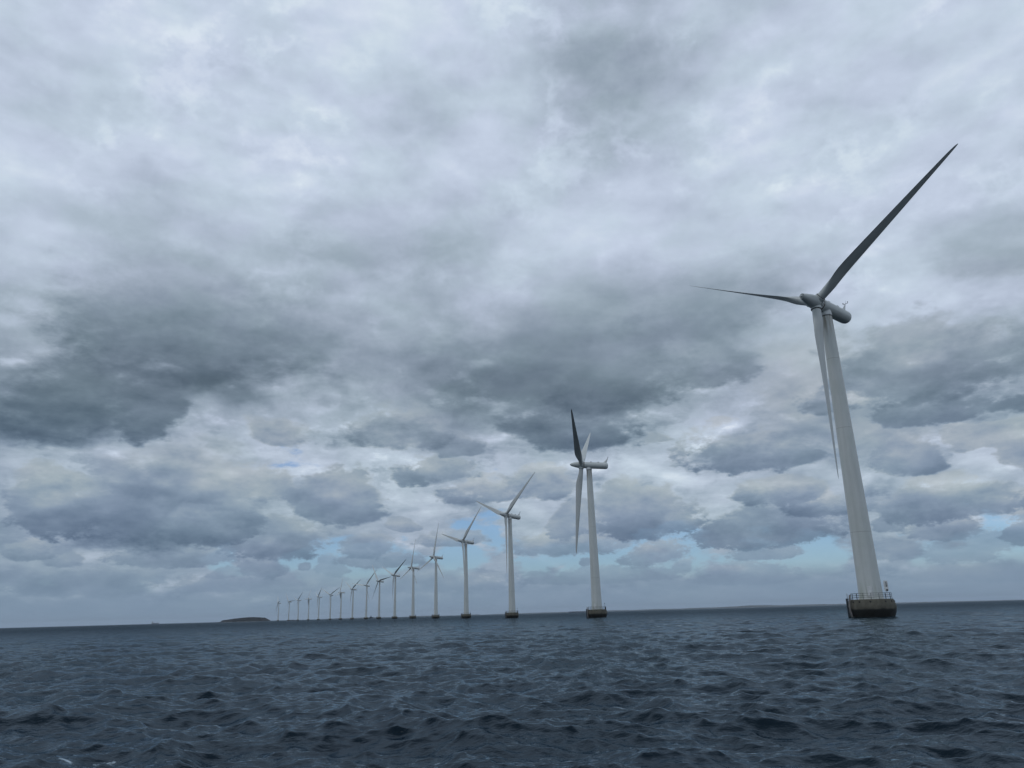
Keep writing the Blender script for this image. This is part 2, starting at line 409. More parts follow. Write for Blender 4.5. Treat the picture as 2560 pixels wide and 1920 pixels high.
M_STEEL = simple('weathered_steel', (0.022, 0.030, 0.040), 0.55)
M_GALV = simple('galvanised_steel', (0.30, 0.31, 0.32), 0.5)
M_PIPE = simple('pale_fender_pipe', (0.26, 0.24, 0.23), 0.6, var=0.4)
M_DARK = simple('dark_gap', (0.02, 0.02, 0.02), 0.8)
M_RUST = simple('rusty_ring', (0.10, 0.055, 0.035), 0.8, var=0.5)
M_PANEL = simple('panel_paint', (0.72, 0.73, 0.72), 0.5)
M_ISLE = simple('island_scrub', (0.008, 0.011, 0.011), 0.95, var=0.6, sc=0.05)
M_STONE = simple('shore_stone', (0.10, 0.095, 0.09), 0.95, var=0.6, sc=0.08)
M_COAST = simple('far_land', (0.05, 0.06, 0.055), 0.95, var=0.4, sc=0.002)
M_SHIP = simple('ship_hull_paint', (0.05, 0.06, 0.09), 0.5)
M_SHIPW = simple('ship_white_paint', (0.45, 0.46, 0.48), 0.5)
M_HULLD = simple('vessel_dark_hull', (0.015, 0.03, 0.05), 0.5)


# ------------------------------------------------------------------ mesh helpers
def obj(name, bm_or_me, m, parent=None, smooth=True):
    if isinstance(bm_or_me, bmesh.types.BMesh):
        me = bpy.data.meshes.new(name)
        bmesh.ops.recalc_face_normals(bm_or_me, faces=bm_or_me.faces[:])
        bm_or_me.to_mesh(me)
        bm_or_me.free()
        if smooth:
            me.polygons.foreach_set('use_smooth', [True] * len(me.polygons))
            me.set_sharp_from_angle(angle=R(38))
    else:
        me = bm_or_me
    if m is not None and not me.materials:
        me.materials.append(m)
    o = bpy.data.objects.new(name, me)
    COL.objects.link(o)
    o.parent = parent
    return o


def tag(o, label=None, cat=None, group=None, kind=None):
    if label: o['label'] = label
    if cat: o['category'] = cat
    if group: o['group'] = group
    if kind: o['kind'] = kind
    return o


def lathe(bm, prof, n=48, M=None, cap=True):
    """prof: list of (r, z)."""
    M = M or Matrix.Identity(4)
    rings = []
    for r, z in prof:
        if r < 1e-5:
            rings.append([bm.verts.new(M @ Vector((0, 0, z)))])
        else:
            rings.append([bm.verts.new(M @ Vector((r * math.cos(2 * math.pi * i / n), r * math.sin(2 * math.pi * i / n), z))) for i in range(n)])
    for a, b in zip(rings[:-1], rings[1:]):
        if len(a) == 1 and len(b) == 1:
            continue
        for i in range(n):
            j = (i + 1) % n
            if len(a) == 1:
                bm.faces.new((a[0], b[j], b[i]))
            elif len(b) == 1:
                bm.faces.new((a[i], a[j], b[0]))
            else:
                bm.faces.new((a[i], a[j], b[j], b[i]))
    if cap:
        if len(rings[0]) > 1: bm.faces.new(rings[0][::-1])
        if len(rings[-1]) > 1: bm.faces.new(rings[-1])


def tube(bm, p, q, r, n=8, r2=None):
    p, q = Vector(p), Vector(q)
    d = q - p
    M = Matrix.Translation(p) @ d.to_track_quat('Z', 'Y').to_matrix().to_4x4()
    lathe(bm, [(r, 0), (r if r2 is None else r2, d.length)], n, M)


def box(bm, c, s, M=None, bev=0.0):
    M = M or Matrix.Identity(4)
    g = bmesh.ops.create_cube(bm, size=1.0, matrix=M @ Matrix.Translation(c) @ Matrix.Diagonal((*s, 1)))
    if bev:
        es = list({e for v in g['verts'] for e in v.link_edges})
        bmesh.ops.bevel(bm, geom=es, offset=bev, segments=2, affect='EDGES')


# ------------------------------------------------------------------ turbine parts (meshes shared by every turbine)
HUB_H, OFF, TILT, CONE = 63.9, 3.26, R(6.0), 0.015
DECK = 3.3


def blade_mesh():
    st = [  # radius, chord, thickness ratio, twist deg, chord offset of pitch axis (fraction)
        (0.9, 1.80, 1.0, 16, .5), (1.6, 1.80, 1.0, 16, .5), (2.6, 1.82, .98, 16, .49), (3.6, 1.95, .86, 16, .46),
        (4.8, 2.25, .66, 15.5, .41), (6.0, 2.60, .48, 14.5, .37), (7.2, 2.84, .37, 13, .34), (8.4, 2.92, .30, 11.5, .32),
        (10.0, 2.84, .26, 10, .31), (12.5, 2.62, .235, 8, .31), (15.5, 2.34, .215, 6, .31), (18.5, 2.08, .20, 4.5, .31),
        (21.5, 1.84, .19, 3.2, .31), (24.5, 1.60, .18, 2.2, .31), (27.5, 1.36, .17, 1.4, .31), (30.5, 1.12, .165, .8, .31),
        (33.0, .92, .16, .4, .31), (35.0, .76, .155, .1, .31), (36.5, .60, .15, 0, .32), (37.4, .44, .15, 0, .34),
        (37.9, .28, .15, 0, .38), (38.15, .12, .16, 0, .45)]
    n = 14
    bm = bmesh.new()
    rings = []
    xs = [0.5 * (1 - math.cos(math.pi * i / n)) for i in range(n + 1)]
    for r, c, t, tw, ax in st:
        pts = []
        k = min(1.0, max(0.0, (1.0 - t) / 0.62))      # 0 circle .. 1 airfoil
        up, lo = [], []
        for x in xs:
            yt = 5 * t * (0.2969 * math.sqrt(x) - 0.1260 * x - 0.3516 * x * x + 0.2843 * x ** 3 - 0.1036 * x ** 4)
            cy = math.sqrt(max(0, x * (1 - x)))
            cam_ = 0.035 * 4 * x * (1 - x)
            up.append((x, k * (yt + cam_) + (1 - k) * cy))
            lo.append((x, k * (-yt + cam_) - (1 - k) * cy))
        loop = up + lo[-2:0:-1]
        a = R(-tw)
        for x, y in loop:
            X, Y = (x - ax) * c, -y * c      # suction side towards -Y
            pts.append(bm.verts.new((X * math.cos(a) + Y * math.sin(a), -X * math.sin(a) + Y * math.cos(a), r)))
        rings.append(pts)
    m = len(rings[0])
    for a, b in zip(rings[:-1], rings[1:]):
        for i in range(m):
            j = (i + 1) % m
            bm.faces.new((a[i], a[j], b[j], b[i]))
    bm.faces.new(rings[0][::-1])
    bm.faces.new(rings[-1])
    return bm


def ring_bm(r0, r1, z0, z1, M=None, n=32):
    bm = bmesh.new()
    lathe(bm, [(r0, z0), (r1, z0), (r1, z1), (r0, z1)], n, M)
    return bm


def make_parts():
    P = {}

    def me(name, bm, m, smooth=True):
        o = obj(name, bm, m, None, smooth)
        d = o.data
        bpy.data.objects.remove(o)
        P[name] = d
    me('blade', blade_mesh(), M_BLADE)
    # spinner: local Z = rotor axis forward, blades in the plane z = 0
    bm = bmesh.new()
    lathe(bm, [(1.25, -1.18), (1.40, -1.12), (1.46, -0.9), (1.48, 0.0), (1.44, .9), (1.32, 1.7), (1.12, 2.7), (.90, 3.6), (.70, 4.35), (.56, 4.75), (.40, 4.42), (.2, 5.09), (0, 5.12)], 56)
    me('hub', bm, M_NAC)
    bm = bmesh.new()
    lathe(bm, [(1.05, -0.2), (1.12, 1.45), (1.12, 1.62), (1.0, 1.66)], 40)
    me('blade_collar', bm, M_NAC)
    bm = bmesh.new()
    lathe(bm, [(0.93, 1.60), (1.01, 1.62), (1.01, 1.72), (0.93, 1.73)], 40)
    me('root_seal', bm, M_DARK)
    bm = bmesh.new()     # inspection hatch ring on the spinner flank
    Mh = Matrix.Rotation(R(90), 4, 'Y')
    lathe(bm, [(.26, 0.0), (.26, .06), (.33, .06), (.33, 0.0)], 20, Matrix.Translation((1.44, 0, -0.35)) @ Mh)
    me('hatch', bm, M_DARK)
    # nacelle shell, local Z = forward
    bm = bmesh.new()
    prof = [(0, -11.7), (.45, -11.68), (.85, -11.58), (1.14, -11.38), (1.33, -11.10), (1.42, -10.7), (1.45, -10.2), (1.46, -8.2), (1.46, -4.5), (1.46, -1.75), (1.42, -1.55), (1.36, -1.45)]
    lathe(bm, prof, 56)
    me('nacelle', bm, M_NAC)
    me('rotor_gap', ring_bm(0.9, 1.33, -1.50, -1.12), M_RUST)
    bm = bmesh.new()   # roof hatches, lifting lugs
    box(bm, (1.46, 0, 0), (.12, 1.3, .8), bev=.03)
    tube(bm, (1.3, -.55, 0), (1.62, -.55, 0), .06, 8)
    tube(bm, (1.3, .55, 0), (1.62, .55, 0), .06, 8)
    me('roof_hatch', bm, M_GALV)
    bm = bmesh.new()   # fin shaped instrument mast leaning back, X = up
    a = [(1.40, .0, -9.3), (1.40, .0, -11.0)]
    vs = []
    for (X, zc, w, t) in ((1.3, -10.15, 1.75, .30), (2.2, -10.75, .95, .2), (3.0, -11.15, .45, .12), (3.6, -11.4, .16, .08)):
        vs.append([bm.verts.new((X, t * sy, zc + w * 0.5 * sz)) for sy, sz in ((0, 1), (.5, .4), (.5, -.4), (0, -1), (-.5, -.4), (-.5, .4))])
    for p, q in zip(vs[:-1], vs[1:]):
        for i in range(6):
            bm.faces.new((p[i], p[(i + 1) % 6], q[(i + 1) % 6], q[i]))
    bm.faces.new(vs[0][::-1]); bm.faces.new(vs[-1])
    me('instrument_mast', bm, M_PANEL)
    bm = bmesh.new()
    tube(bm, (3.5, 0, -11.4), (4.5, 0, -11.7), .03, 6, .012)
    tube(bm, (3.55, -.55, -11.4), (3.55, .55, -11.4), .05, 8)
    for y in (-.55, .55):
        tube(bm, (3.5, y, -11.4), (3.85, y, -11.45), .04, 6)
        lathe(bm, [(0, 0), (.12, .03), (.12, .12), (0, .18)], 10, Matrix.Translation((3.8, y, -11.45)) @ Matrix.Rotation(R(90), 4, 'Y'))
    me('wind_sensor', bm, M_STEEL)
    # tower, local Z = up, metres above the sea
    bm = bmesh.new()
    pr = [(2.28, DECK), (2.26, DECK + .25), (2.18, DECK + .28), (2.10, 6.5), (2.02, 11.0), (1.94, 15.0)]
    pr += [(1.94 - (1.94 - 1.16) * (z - 15) / (61.6 - 15), z) for z in (25, 35, 45, 55, 61.6)]
    lathe(bm, pr, 64)
    me('tower', bm, M_TOWER)
    bm = bmesh.new()
    lathe(bm, [(1.0, 61.60), (1.02, 61.62), (1.02, 61.78), (1.22, 61.80), (1.26, 61.9), (1.20, 62.2), (1.12, 62.9), (1.05, 63.2)], 48)
    me('yaw_collar', bm, M_PANEL)
    bm = bmesh.new()
    lathe(bm, [(1.10, 61.58), (1.14, 61.60), (1.14, 61.80), (1.10, 61.82)], 48)
    me('yaw_gap', bm, M_DARK)
    bm = bmesh.new()    # door in the tower foot
    Md = Matrix.Rotation(R(-115), 4, 'Z')
    box(bm, (2.16, 0, DECK + 1.35), (.16, .95, 2.1), Md, .05)
    me('door', bm, M_PANEL)
    # foundation
    bm = bmesh.new()
    lathe(bm, [(3.0, -4), (3.4, -1.0), (3.62, 0), (3.80, .45), (4.02, 1.1), (4.13, 1.6), (4.15, 2.0), (4.05, 2.4), (3.82, DECK - .12), (3.78, DECK - .02), (3.72, DECK)], 72)
    me('foundation', bm, M_CONC)
    bm = bmesh.new()
    lathe(bm, [(0, .07), (.13, .07), (.17, .03), (.17, -.1)], 14, Matrix.Translation((3.93, 0, 2.86)) @ Matrix.Rotation(R(72), 4, 'Y'))
    me('fixing_recess', bm, M_DARK)
    bm = bmesh.new()
    for k in range(16):
        a = 2 * math.pi * k / 16
        tube(bm, (3.58 * math.cos(a), 3.58 * math.sin(a), DECK - .05), (3.58 * math.cos(a), 3.58 * math.sin(a), DECK + 1.1), .035, 6)
    for z in (.36, .72, 1.1):
        for k in range(48):
            a, b = 2 * math.pi * k / 48, 2 * math.pi * (k + 1) / 48
            if z < 1 and 9 <= k <= 10: continue
            tube(bm, (3.58 * math.cos(a), 3.58 * math.sin(a), DECK + z), (3.58 * math.cos(b), 3.58 * math.sin(b), DECK + z), .028, 6)
    me('railing', bm, M_STEEL)
    # boat landing: two fender pipes, ladder, dark frame
    bm = bmesh.new()
    for y in (-.62, .62):
        tube(bm, (4.42, y, -1.5), (4.42, y, DECK + .25), .11, 10)
        tube(bm, (4.42, y, DECK + .15), (3.6, y, DECK + .15), .07, 8)
        tube(bm, (4.42, y, 1.9), (4.05, y, 1.9), .07, 8)
        tube(bm, (4.42, y, .3), (3.7, y, .3), .07, 8)
    box(bm, (4.08, 0, 1.4), (.10, .95, 3.6), None, .02)
    me('boat_landing', bm, M_STEEL)
    bm = bmesh.new()
    for y in (-.26, .26):
        tube(bm, (4.24, y, -1), (4.24, y, DECK + 1.2), .035, 6)
    z = -.8
    while z < DECK + .9:
        tube(bm, (4.24, -.26, z), (4.24, .26, z), .022, 6)
        z += .3
    me('ladder', bm, M_GALV)
    bm = bmesh.new()
    for y, x in ((1.15, 4.3), (1.50, 4.2)):
        tube(bm, (x - .35, y, DECK + .9), (x, y, 1.9), .085, 8)
        tube(bm, (x, y, 1.9), (x - .45, y * .92, -1.2), .085, 8)
    me('cable_pipe', bm, M_PIPE)
    # navigation board on a post, at the rail
    bm = bmesh.new()
    box(bm, (0, 0, DECK + 2.35), (.16, .74, 1.95), None, .07)
    tube(bm, (0, 0, DECK - .05), (0, 0, DECK + 1.45), .06, 8)
    me('signal_board', bm, M_PANEL)
    bm = bmesh.new()
    lathe(bm, [(0, .03), (.12, .03), (.12, -.0)], 14, Matrix.Rotation(R(90), 4, 'Y'))
    me('board_light', bm, M_DARK)
    bm = bmesh.new()
    tube(bm, (3.3, 0.6, DECK - .05), (3.3, 0.6, DECK + 2.2), .03, 6)
    lathe(bm, [(0, 0), (.13, .02), (.13, .3), (0, .36)], 12, Matrix.Translation((3.3, 0.6, DECK + 2.15)))
    box(bm, (3.45, -.8, DECK + .5), (.5, .5, 1.0), None, .04)
    me('marker_lamp', bm, M_STEEL)
    return P


PARTS = make_parts()

# azimuth, distance, yaw, rotor phase, blade pitch (deg)
TURB = [
    (-0.2977, 3041.6, 4.2327, -1.3638, 60), (-0.2854, 2862.5, -2.5153, -1.4623, 30), (-0.2743, 2684.2, -2.2746, -0.8492, 60),
    (-0.2620, 2504.2, -1.5076, 2.5271, 40), (-0.2499, 2323.7, 4.2300, 1.2270, 60), (-0.2359, 2145.0, 3.6145, -1.0378, 20),
    (-0.2232, 1955.6, 4.7594, 0.2315, 55), (-0.2088, 1761.5, -2.3165, -1.0428, 60), (-0.1919, 1571.5, 3.6152, 1.4278, 30),
    (-0.1761, 1393.3, 3.9215, 0.6683, 50), (-0.1565, 1205.6, 3.9560, -0.9354, 60), (-0.1337, 1023.6, 4.1953, -0.1608, 0),
    (-0.1048, 845.2, 4.1259, -0.1606, 0), (-0.0662, 667.9, -2.1989, -0.7848, 5), (-0.0077, 494.5, -2.2193, -0.8965, 5),
    (0.1003, 326.8, -1.3664, -1.1241, 90), (0.4244, 165.0, -2.1885, -0.9998, 76)]
TLAB = [
    'farthest tiny turbine, leftmost of the row, next to the island',
    'second turbine from the left, tiny, one blade reaching right',
    'third turbine from the left, dark blade slanting up to the right',
    'fourth turbine from the left, dark blade hanging down along its tower',
    'fifth turbine from the left, short pale blade and dark blade raised',
    'sixth turbine from the left, facing the viewer with two blades in a wide V',
    'seventh turbine from the left, thin blade upright, one blade pointing down left',
    'eighth turbine from the left, white blade up left and dark blade up right',
    'ninth turbine from the left, pale blade level to the left, beside the dark workboat',
    'tenth turbine from the left, dark blade nearly level to the right',
    'eleventh turbine from the left, white blade up left, one blade straight down',
    'twelfth turbine from the left, blade upright and two blades below like a Y upside down',
    'fifth nearest turbine, one blade straight up, two spread downwards over its tower',
    'fourth nearest turbine, fourteenth from the left, rotor a Y with one blade over its tower',
    'third nearest turbine, third from the right, two blades in a V and one hanging',
    'second nearest turbine, side-on nacelle, black blade and short white blade raised, third hanging',
    'nearest and largest wind turbine, at the right, dark blade sweeping up to the right']


def turbine(k):
    az, D, yaw, ph, pitch = TURB[k]
    root = bpy.data.objects.new('wind_turbine', None)
    root.empty_display_size = 5
    COL.objects.link(root)
    root.location = (D * math.sin(az), D * math.cos(az), 0)
    tag(root, TLAB[k], 'wind turbine', 'wind turbines standing in a curved row in the sea')

    def part(name, parent, M=None, mesh=None):
        o = bpy.data.objects.new(name, PARTS[mesh or name])
        COL.objects.link(o)
        o.parent = parent
        if M is not None:
            o.matrix_local = M
        return o
    a = Vector((math.sin(yaw) * math.cos(TILT), math.cos(yaw) * math.cos(TILT), math.sin(TILT)))
    s = Vector((math.cos(yaw), -math.sin(yaw), 0))
    u = s.cross(a).normalized()
    c = Vector((0, 0, HUB_H)) + a * OFF
    F = Matrix.Identity(4)
    for i in range(3):
        F[i][0], F[i][1], F[i][2], F[i][3] = u[i], s[i], a[i], c[i]
    f = part('foundation', root, Matrix.Rotation(-az * 1.0, 4, 'Z'))
    near = k >= 11
    far = k < 6
    if not far:
        Rz = Matrix.Rotation(R(187), 4, 'Z')       # boat landing on the west side
        part('railing', f)
        if near:
            rnd = random.Random(3)
            for q in range(12):
                part('fixing_recess', f, Matrix.Rotation(2 * math.pi * q / 12 + rnd.uniform(-.12, .12), 4, 'Z'))
        b = part('boat_landing', f, Rz)
        if near:
            part('ladder', f, Rz)
            part('cable_pipe', f, Rz)
    t = part('tower', root)
    if near:
        part('door', t)
        part('yaw_gap', t)
    if not far:
        part('yaw_collar', t)
    n = part('nacelle', root, F)
    part('instrument_mast', n)
    part('rotor_gap', n)
    if near:
        part('wind_sensor', n)
        for zq in (-4.2, -7.4):
            part('roof_hatch', n, Matrix.Translation((0, 0, zq)))
    Ms = F @ Matrix.Rotation(ph, 4, 'Z')
    h = part('hub', root, Ms)
    if near:
        for q in range(3):
            part('hatch', h, Matrix.Rotation(R(60 + 120 * q), 4, 'Z'))
    th = R(pitch)
    for i in range(3):
        tt = ph + i * 2 * math.pi / 3
        b0 = u * math.cos(tt) + s * math.sin(tt)
        b = b0 * math.cos(CONE) + a * math.sin(CONE)
        ip = a.cross(b).normalized()
        ax = b.cross(ip) * -1.0
        ax = (a - b * a.dot(b)).normalized()
        TE = ip * math.cos(th) + ax * math.sin(th)
        Nn = b.cross(TE)
        B = Matrix.Identity(4)
        for q in range(3):
            B[q][0], B[q][1], B[q][2], B[q][3] = TE[q], Nn[q], b[q], c[q]
        bl = part('blade', root, B @ Matrix.Diagonal((1, 1, 1.018 if k == 16 else 1.0, 1)))
        if near:
            cl = part('blade_collar', h, Ms.inverted() @ B)
            part('root_seal', bl)
    if k == 16:
        # board with its lamps facing the passing boats
        d = Vector((math.cos(az), -math.sin(az), 0))       # to the right as seen from the water
        bd = part('signal_board', root, Matrix.Translation(d * 2.5 + Vector((0.0, -.9, 0))) @ Matrix.Rotation(R(-98), 4, 'Z'))
        for zq, rq in ((3.0, .75), (2.7, 1.0), (2.35, 1.0), (1.6, 1.5)):
            part('board_light', bd, Matrix.Translation((.09, 0.05, DECK + zq)) @ Matrix.Scale(rq, 4))
    if near and k < 16:
        part('marker_lamp', root, Matrix.Rotation(-az + R(4), 4, 'Z'))
    return root


for k in range(len(TURB)):
    turbine(k)


# ------------------------------------------------------------------ the sea
def spectrum_tile(n, Ls, lam_p, hs, wind, seed, cut_hi=None, spread=3.0, lam_min=None):
    """random sea on a periodic tile: returns complex spectra of height and the two horizontal shifts"""
    rs = np.random.RandomState(seed)
    k1 = 2 * np.pi * np.fft.fftfreq(n, Ls / n)
    kx, ky = np.meshgrid(k1, k1)
    k = np.sqrt(kx ** 2 + ky ** 2)
    k[0, 0] = 1
    kp = 2 * np.pi / lam_p
    S = k ** -3.9 * np.exp(-1.25 * (kp / k) ** 2)
    th = np.arctan2(ky, kx) - wind
    S *= np.abs(np.cos(th / 2)) ** (2 * spread) + 0.03
    if cut_hi: S[k > cut_hi] = 0
    S[0, 0] = 0
    S *= np.exp(-(k * 0.022) ** 2)
    ph = (rs.normal(size=(n, n)) + 1j * rs.normal(size=(n, n)))
    H = np.sqrt(S) * ph
    h = np.fft.ifft2(H).real
    H *= (hs / 4) / h.std()
    return H, -1j * kx / k * H, -1j * ky / k * H, k


def build_sea():
    wind = math.atan2(0.90, 0.42)
    tiles = []
    # name: n, size, peak, Hs, seed, rotation
    for (n, Ls, lp, hs, seed, rot, sp) in ((1024, 113.0, 9.0, 0.38, 5, 0.0, 4.5), (1024, 61.3, 3.4, 0.20, 11, 0.35, 3.0), (1024, 19.7, 1.1, 0.05, 23, -0.5, 2.0)):
        H, X, Y, k = spectrum_tile(n, Ls, lp, hs, wind - rot, seed, None, sp)
        levels = []
        lam = Ls / n * 2
        while lam < Ls / 2:
            g = np.exp(-(k * lam / 5.0) ** 2)
            levels.append(tuple(np.fft.ifft2(q * g).real.astype(np.float32) for q in (H, X, Y)))
            lam *= 2
        tiles.append((n, Ls, rot, Ls / n * 2, levels))

    # polar grid round the viewpoint, dense ahead, coarse behind
    th = list(np.linspace(R(-48), R(48), 1150))
    th += list(np.linspace(R(48), R(312), 160)[1:-1])
    th = np.array(th)
    rr = [0.0, 1.0, 2.5, 4.5, 6.5]
    r = 8.0
    while r < 20000:
        rr.append(r)
        r *= 1.0042 if r < 90 else (1.0055 if r < 400 else (1.009 if r < 1200 else (1.03 if r < 4000 else 1.12)))
    rr.append(20000.0)
    rr = np.array(rr)
    nr, nt = len(rr), len(th)
    Rg, Tg = np.meshgrid(rr, th, indexing='ij')
    X0 = Rg * np.sin(Tg)
    Y0 = Rg * np.cos(Tg)
    Z = np.zeros_like(X0); DX = np.zeros_like(X0); DY = np.zeros_like(X0)
    dr = np.gradient(rr)
    for n, Ls, rot, lam0, levels in tiles:
        cr, sr = math.cos(rot), math.sin(rot)
        for i in range(nr):
            need = max(lam0, 1.8 * dr[i], 0.0)
            lev = math.log2(need / lam0)
            if lev >= len(levels) - 1:
                continue
            l0 = int(lev); fr = lev - l0
            u = (X0[i] * cr - Y0[i] * sr) / Ls * n
            v = (X0[i] * sr + Y0[i] * cr) / Ls * n
            iu = np.floor(u).astype(int); iv = np.floor(v).astype(int)
            fu = (u - iu).astype(np.float32); fv = (v - iv).astype(np.float32)
            i0, i1, j0, j1 = iu % n, (iu + 1) % n, iv % n, (iv + 1) % n
            out = []
            for q in range(3):
                val = 0
                for (l, w) in ((l0, 1 - fr), (l0 + 1, fr)):
                    A = levels[l][q]
                    val = val + w * ((A[j0, i0] * (1 - fu) + A[j0, i1] * fu) * (1 - fv) + (A[j1, i0] * (1 - fu) + A[j1, i1] * fu) * fv)
                out.append(val)
            Z[i] += out[0]
            dx, dy = out[1], out[2]
            DX[i] += dx * cr + dy * sr
            DY[i] += -dx * sr + dy * cr
    CH = -0.85
    X = X0 + CH * DX
    Y = Y0 + CH * DY
    # crests that fold over turn white
    gr = lambda A: (np.gradient(A, axis=0) / np.maximum(dr, 1e-6)[:, None])
    rad = (DX * np.sin(Tg) + DY * np.cos(Tg))
    fold = -CH * gr(rad)
    foam = np.clip((fold - 1.5) / 0.3, 0, 1) * (Rg < 400)
    # one small breaking crest close by on the left, as seen from the boat
    for fx, fy, fr_, am in ((-8.0, 15.8, 0.30, 1.0), (-8.5, 15.4, 0.22, .9), (-6.7, 23.8, .22, .9), (-30.2, 78.9, .6, .55), (24.0, 57.9, .3, .5)):
        d2 = ((X - fx) / (fr_ * 1.5)) ** 2 + ((Y - fy) / fr_) ** 2
        foam = np.maximum(foam, am * np.exp(-d2) * np.clip(0.75 + Z * 1.5, 0.6, 1))
    for tk, am in ((16, .60), (15, .52), (14, .45)):
        az_, D_ = TURB[tk][0], TURB[tk][1]
        dd = np.hypot(X - D_ * math.sin(az_), Y - D_ * math.cos(az_))
        foam = np.maximum(foam, am * np.exp(-((dd - 3.7) / .55) ** 2))
    keep = 0.35 * (Rg < 8)
    Z = np.where(Rg < 8, Z * 0, Z)
    co = np.stack([X, Y, Z], -1).reshape(-1, 3).astype(np.float32)
    idx = np.arange(nr * nt).reshape(nr, nt)
    a = idx[:-1, :]; b = idx[1:, :]
    a2 = np.roll(a, -1, axis=1); b2 = np.roll(b, -1, axis=1)
    f = np.stack([a, a2, b2, b], -1)[1:].reshape(-1, 4)
    tri = np.stack([np.full(nt, nr * nt), np.roll(idx[1], -1), idx[1]], -1)
    co = np.vstack([co, [[0, 0, 0]]]).astype(np.float32)
    me = bpy.data.meshes.new('water')
    me.vertices.add(len(co))
    me.vertices.foreach_set('co', co.ravel())
    nl = f.size + tri.size
    me.loops.add(nl)
    # quads wind so the normal points up
    fl = np.concatenate([f[:, ::-1].ravel(), tri[:, ::-1].ravel()]).astype(np.int32)
    me.loops.foreach_set('vertex_index', fl)
    npoly = len(f) + len(tri)
    me.polygons.add(npoly)
    ls = np.concatenate([np.arange(len(f)) * 4, len(f) * 4 + np.arange(len(tri)) * 3]).astype(np.int32)
    me.polygons.foreach_set('loop_start', ls)
    me.polygons.foreach_set('use_smooth', np.ones(npoly, dtype=bool))
    me.update(calc_edges=True)
    at = me.attributes.new('foam', 'FLOAT', 'POINT')
    at.data.foreach_set('value', np.append(foam.ravel(), 0).astype(np.float32))
    me.materials.append(M_WATER)
    o = bpy.data.objects.new('water', me)
    COL.objects.link(o)
    tag(o, 'dark slate blue choppy sea', None, None, 'structure')
    if me.polygons[1000].normal.z < 0:
        me.flip_normals()
    return o


def f_water(N, b):
    geo = N.n('ShaderNodeNewGeometry')
    pos = geo.outputs['Position']
    dist = N.n('ShaderNodeVectorMath', {0: pos}, operation='LENGTH').outputs['Value']
    p1 = N.v('MULTIPLY', pos, (1.0, 1.5, 1.0))
    r1 = N.noise(p1, 3.2, 4, 0.55)
    r2 = N.noise(N.v('MULTIPLY', pos, (0.9, 1.3, 1.0)), 0.55, 4, 0.6)
    r3 = N.noise(N.v('MULTIPLY', pos, (0.35, 1.0, 1.0)), 0.12, 5, 0.65)
    bn = N.n('ShaderNodeBump', {'Height': r1, 'Strength': 0.5, 'Distance': 0.08})
    bn2 = N.n('ShaderNodeBump', {'Height': r2, 'Strength': N.rng(dist, 40, 300, 0.1, 1.0, False), 'Distance': 0.5, 'Normal': bn.outputs[0]})
    bn3 = N.n('ShaderNodeBump', {'Height': r3, 'Strength': N.rng(dist, 200, 900, 0.0, 1.0, False), 'Distance': 2.2, 'Normal': bn2.outputs[0]})
    base = N.mix(N.rng(N.noise(pos, 0.02, 3), 0.35, 0.65), (0.0010, 0.0062, 0.0125, 1), (0.0020, 0.0105, 0.016, 1))
    at = N.n('ShaderNodeAttribute', None, attribute_name='foam').outputs['Fac']
    fn = N.noise(pos, 7.0, 8, 0.72)
    fm = N.rng(N.m('SUBTRACT', at, fn), -0.04, 0.22, 0, 0.9)
    base = N.mix(fm, base, (0.52, 0.62, 0.70, 1))
    rg = N.rng(dist, 20, 900, 0.04, 0.16, False)
    dif = N.n('ShaderNodeBsdfDiffuse', {'Color': base, 'Normal': bn3.outputs[0]})
    glo = N.n('ShaderNodeBsdfGlossy', {'Color': (0.78, 0.90, 1.0, 1), 'Roughness': N.m('MAXIMUM', rg, N.m('MULTIPLY', fm, 0.7)), 'Normal': bn3.outputs[0]})
    fr = N.n('ShaderNodeFresnel', {'IOR': 1.333, 'Normal': bn3.outputs[0]}).outputs[0]
    fr = N.m('MULTIPLY', N.m('MINIMUM', fr, 0.85), N.m('SUBTRACT', N.rng(dist, 30, 500, 0.68, 0.35, False), N.m('MULTIPLY', fm, 0.5)))
    mx = N.n('ShaderNodeMixShader', {0: fr, 1: dif.outputs[0], 2: glo.outputs[0]})
    out = [q for q in N.t.nodes if q.type == 'OUTPUT_MATERIAL'][0]
    N.t.links.new(mx.outputs[0], out.inputs[0])
    N.t.nodes.remove(b)


M_WATER = mat('sea_water', f_water)
build_sea()


# ------------------------------------------------------------------ land and ships along the horizon
def ridge(name, az0, az1, D, hts, depth, m, label=None, kind=None, cat=None, rough=0.25, seed=1, step=0.0012):
    """a low strip of land with real depth: profile of heights from az0 to az1 (radians) at distance D"""
    rs = random.Random(seed)
    bm = bmesh.new()
    n = max(6, int((az1 - az0) / step))
    rows = 5
    g = []
    ph = [rs.uniform(0, 6.28) for _ in range(6)]
    for i in range(n + 1):
        t = i / n
        x = t * (len(hts) - 1)
        j = min(int(x), len(hts) - 2)
        h = hts[j] * (1 - (x - j)) + hts[j + 1] * (x - j)
        h *= 1 + rough * (0.5 * math.sin(t * 37 + ph[0]) + .3 * math.sin(t * 91 + ph[1]) + rs.uniform(-.35, .35))
        az = az0 + (az1 - az0) * t
        prof = ((0, -.5), (.12, .45), (.35, 1.0), (.7, .85), (1, -.5))
        col = []
        for q, (dd, hh) in enumerate(prof):
            d = D + depth * dd
            z = max(-1.0, h * hh) if hh > 0 else -1.0
            col.append(bm.verts.new((d * math.sin(az), d * math.cos(az), z)))
        g.append(col)
    for a, b in zip(g[:-1], g[1:]):
        for q in range(rows - 1):
            bm.faces.new((a[q], b[q], b[q + 1], a[q + 1]))
    bm.faces.new(g[0][::-1]); bm.faces.new(g[-1])
    o = obj(name, bm, m, None, False)
    tag(o, label, cat, None, kind)
    return o


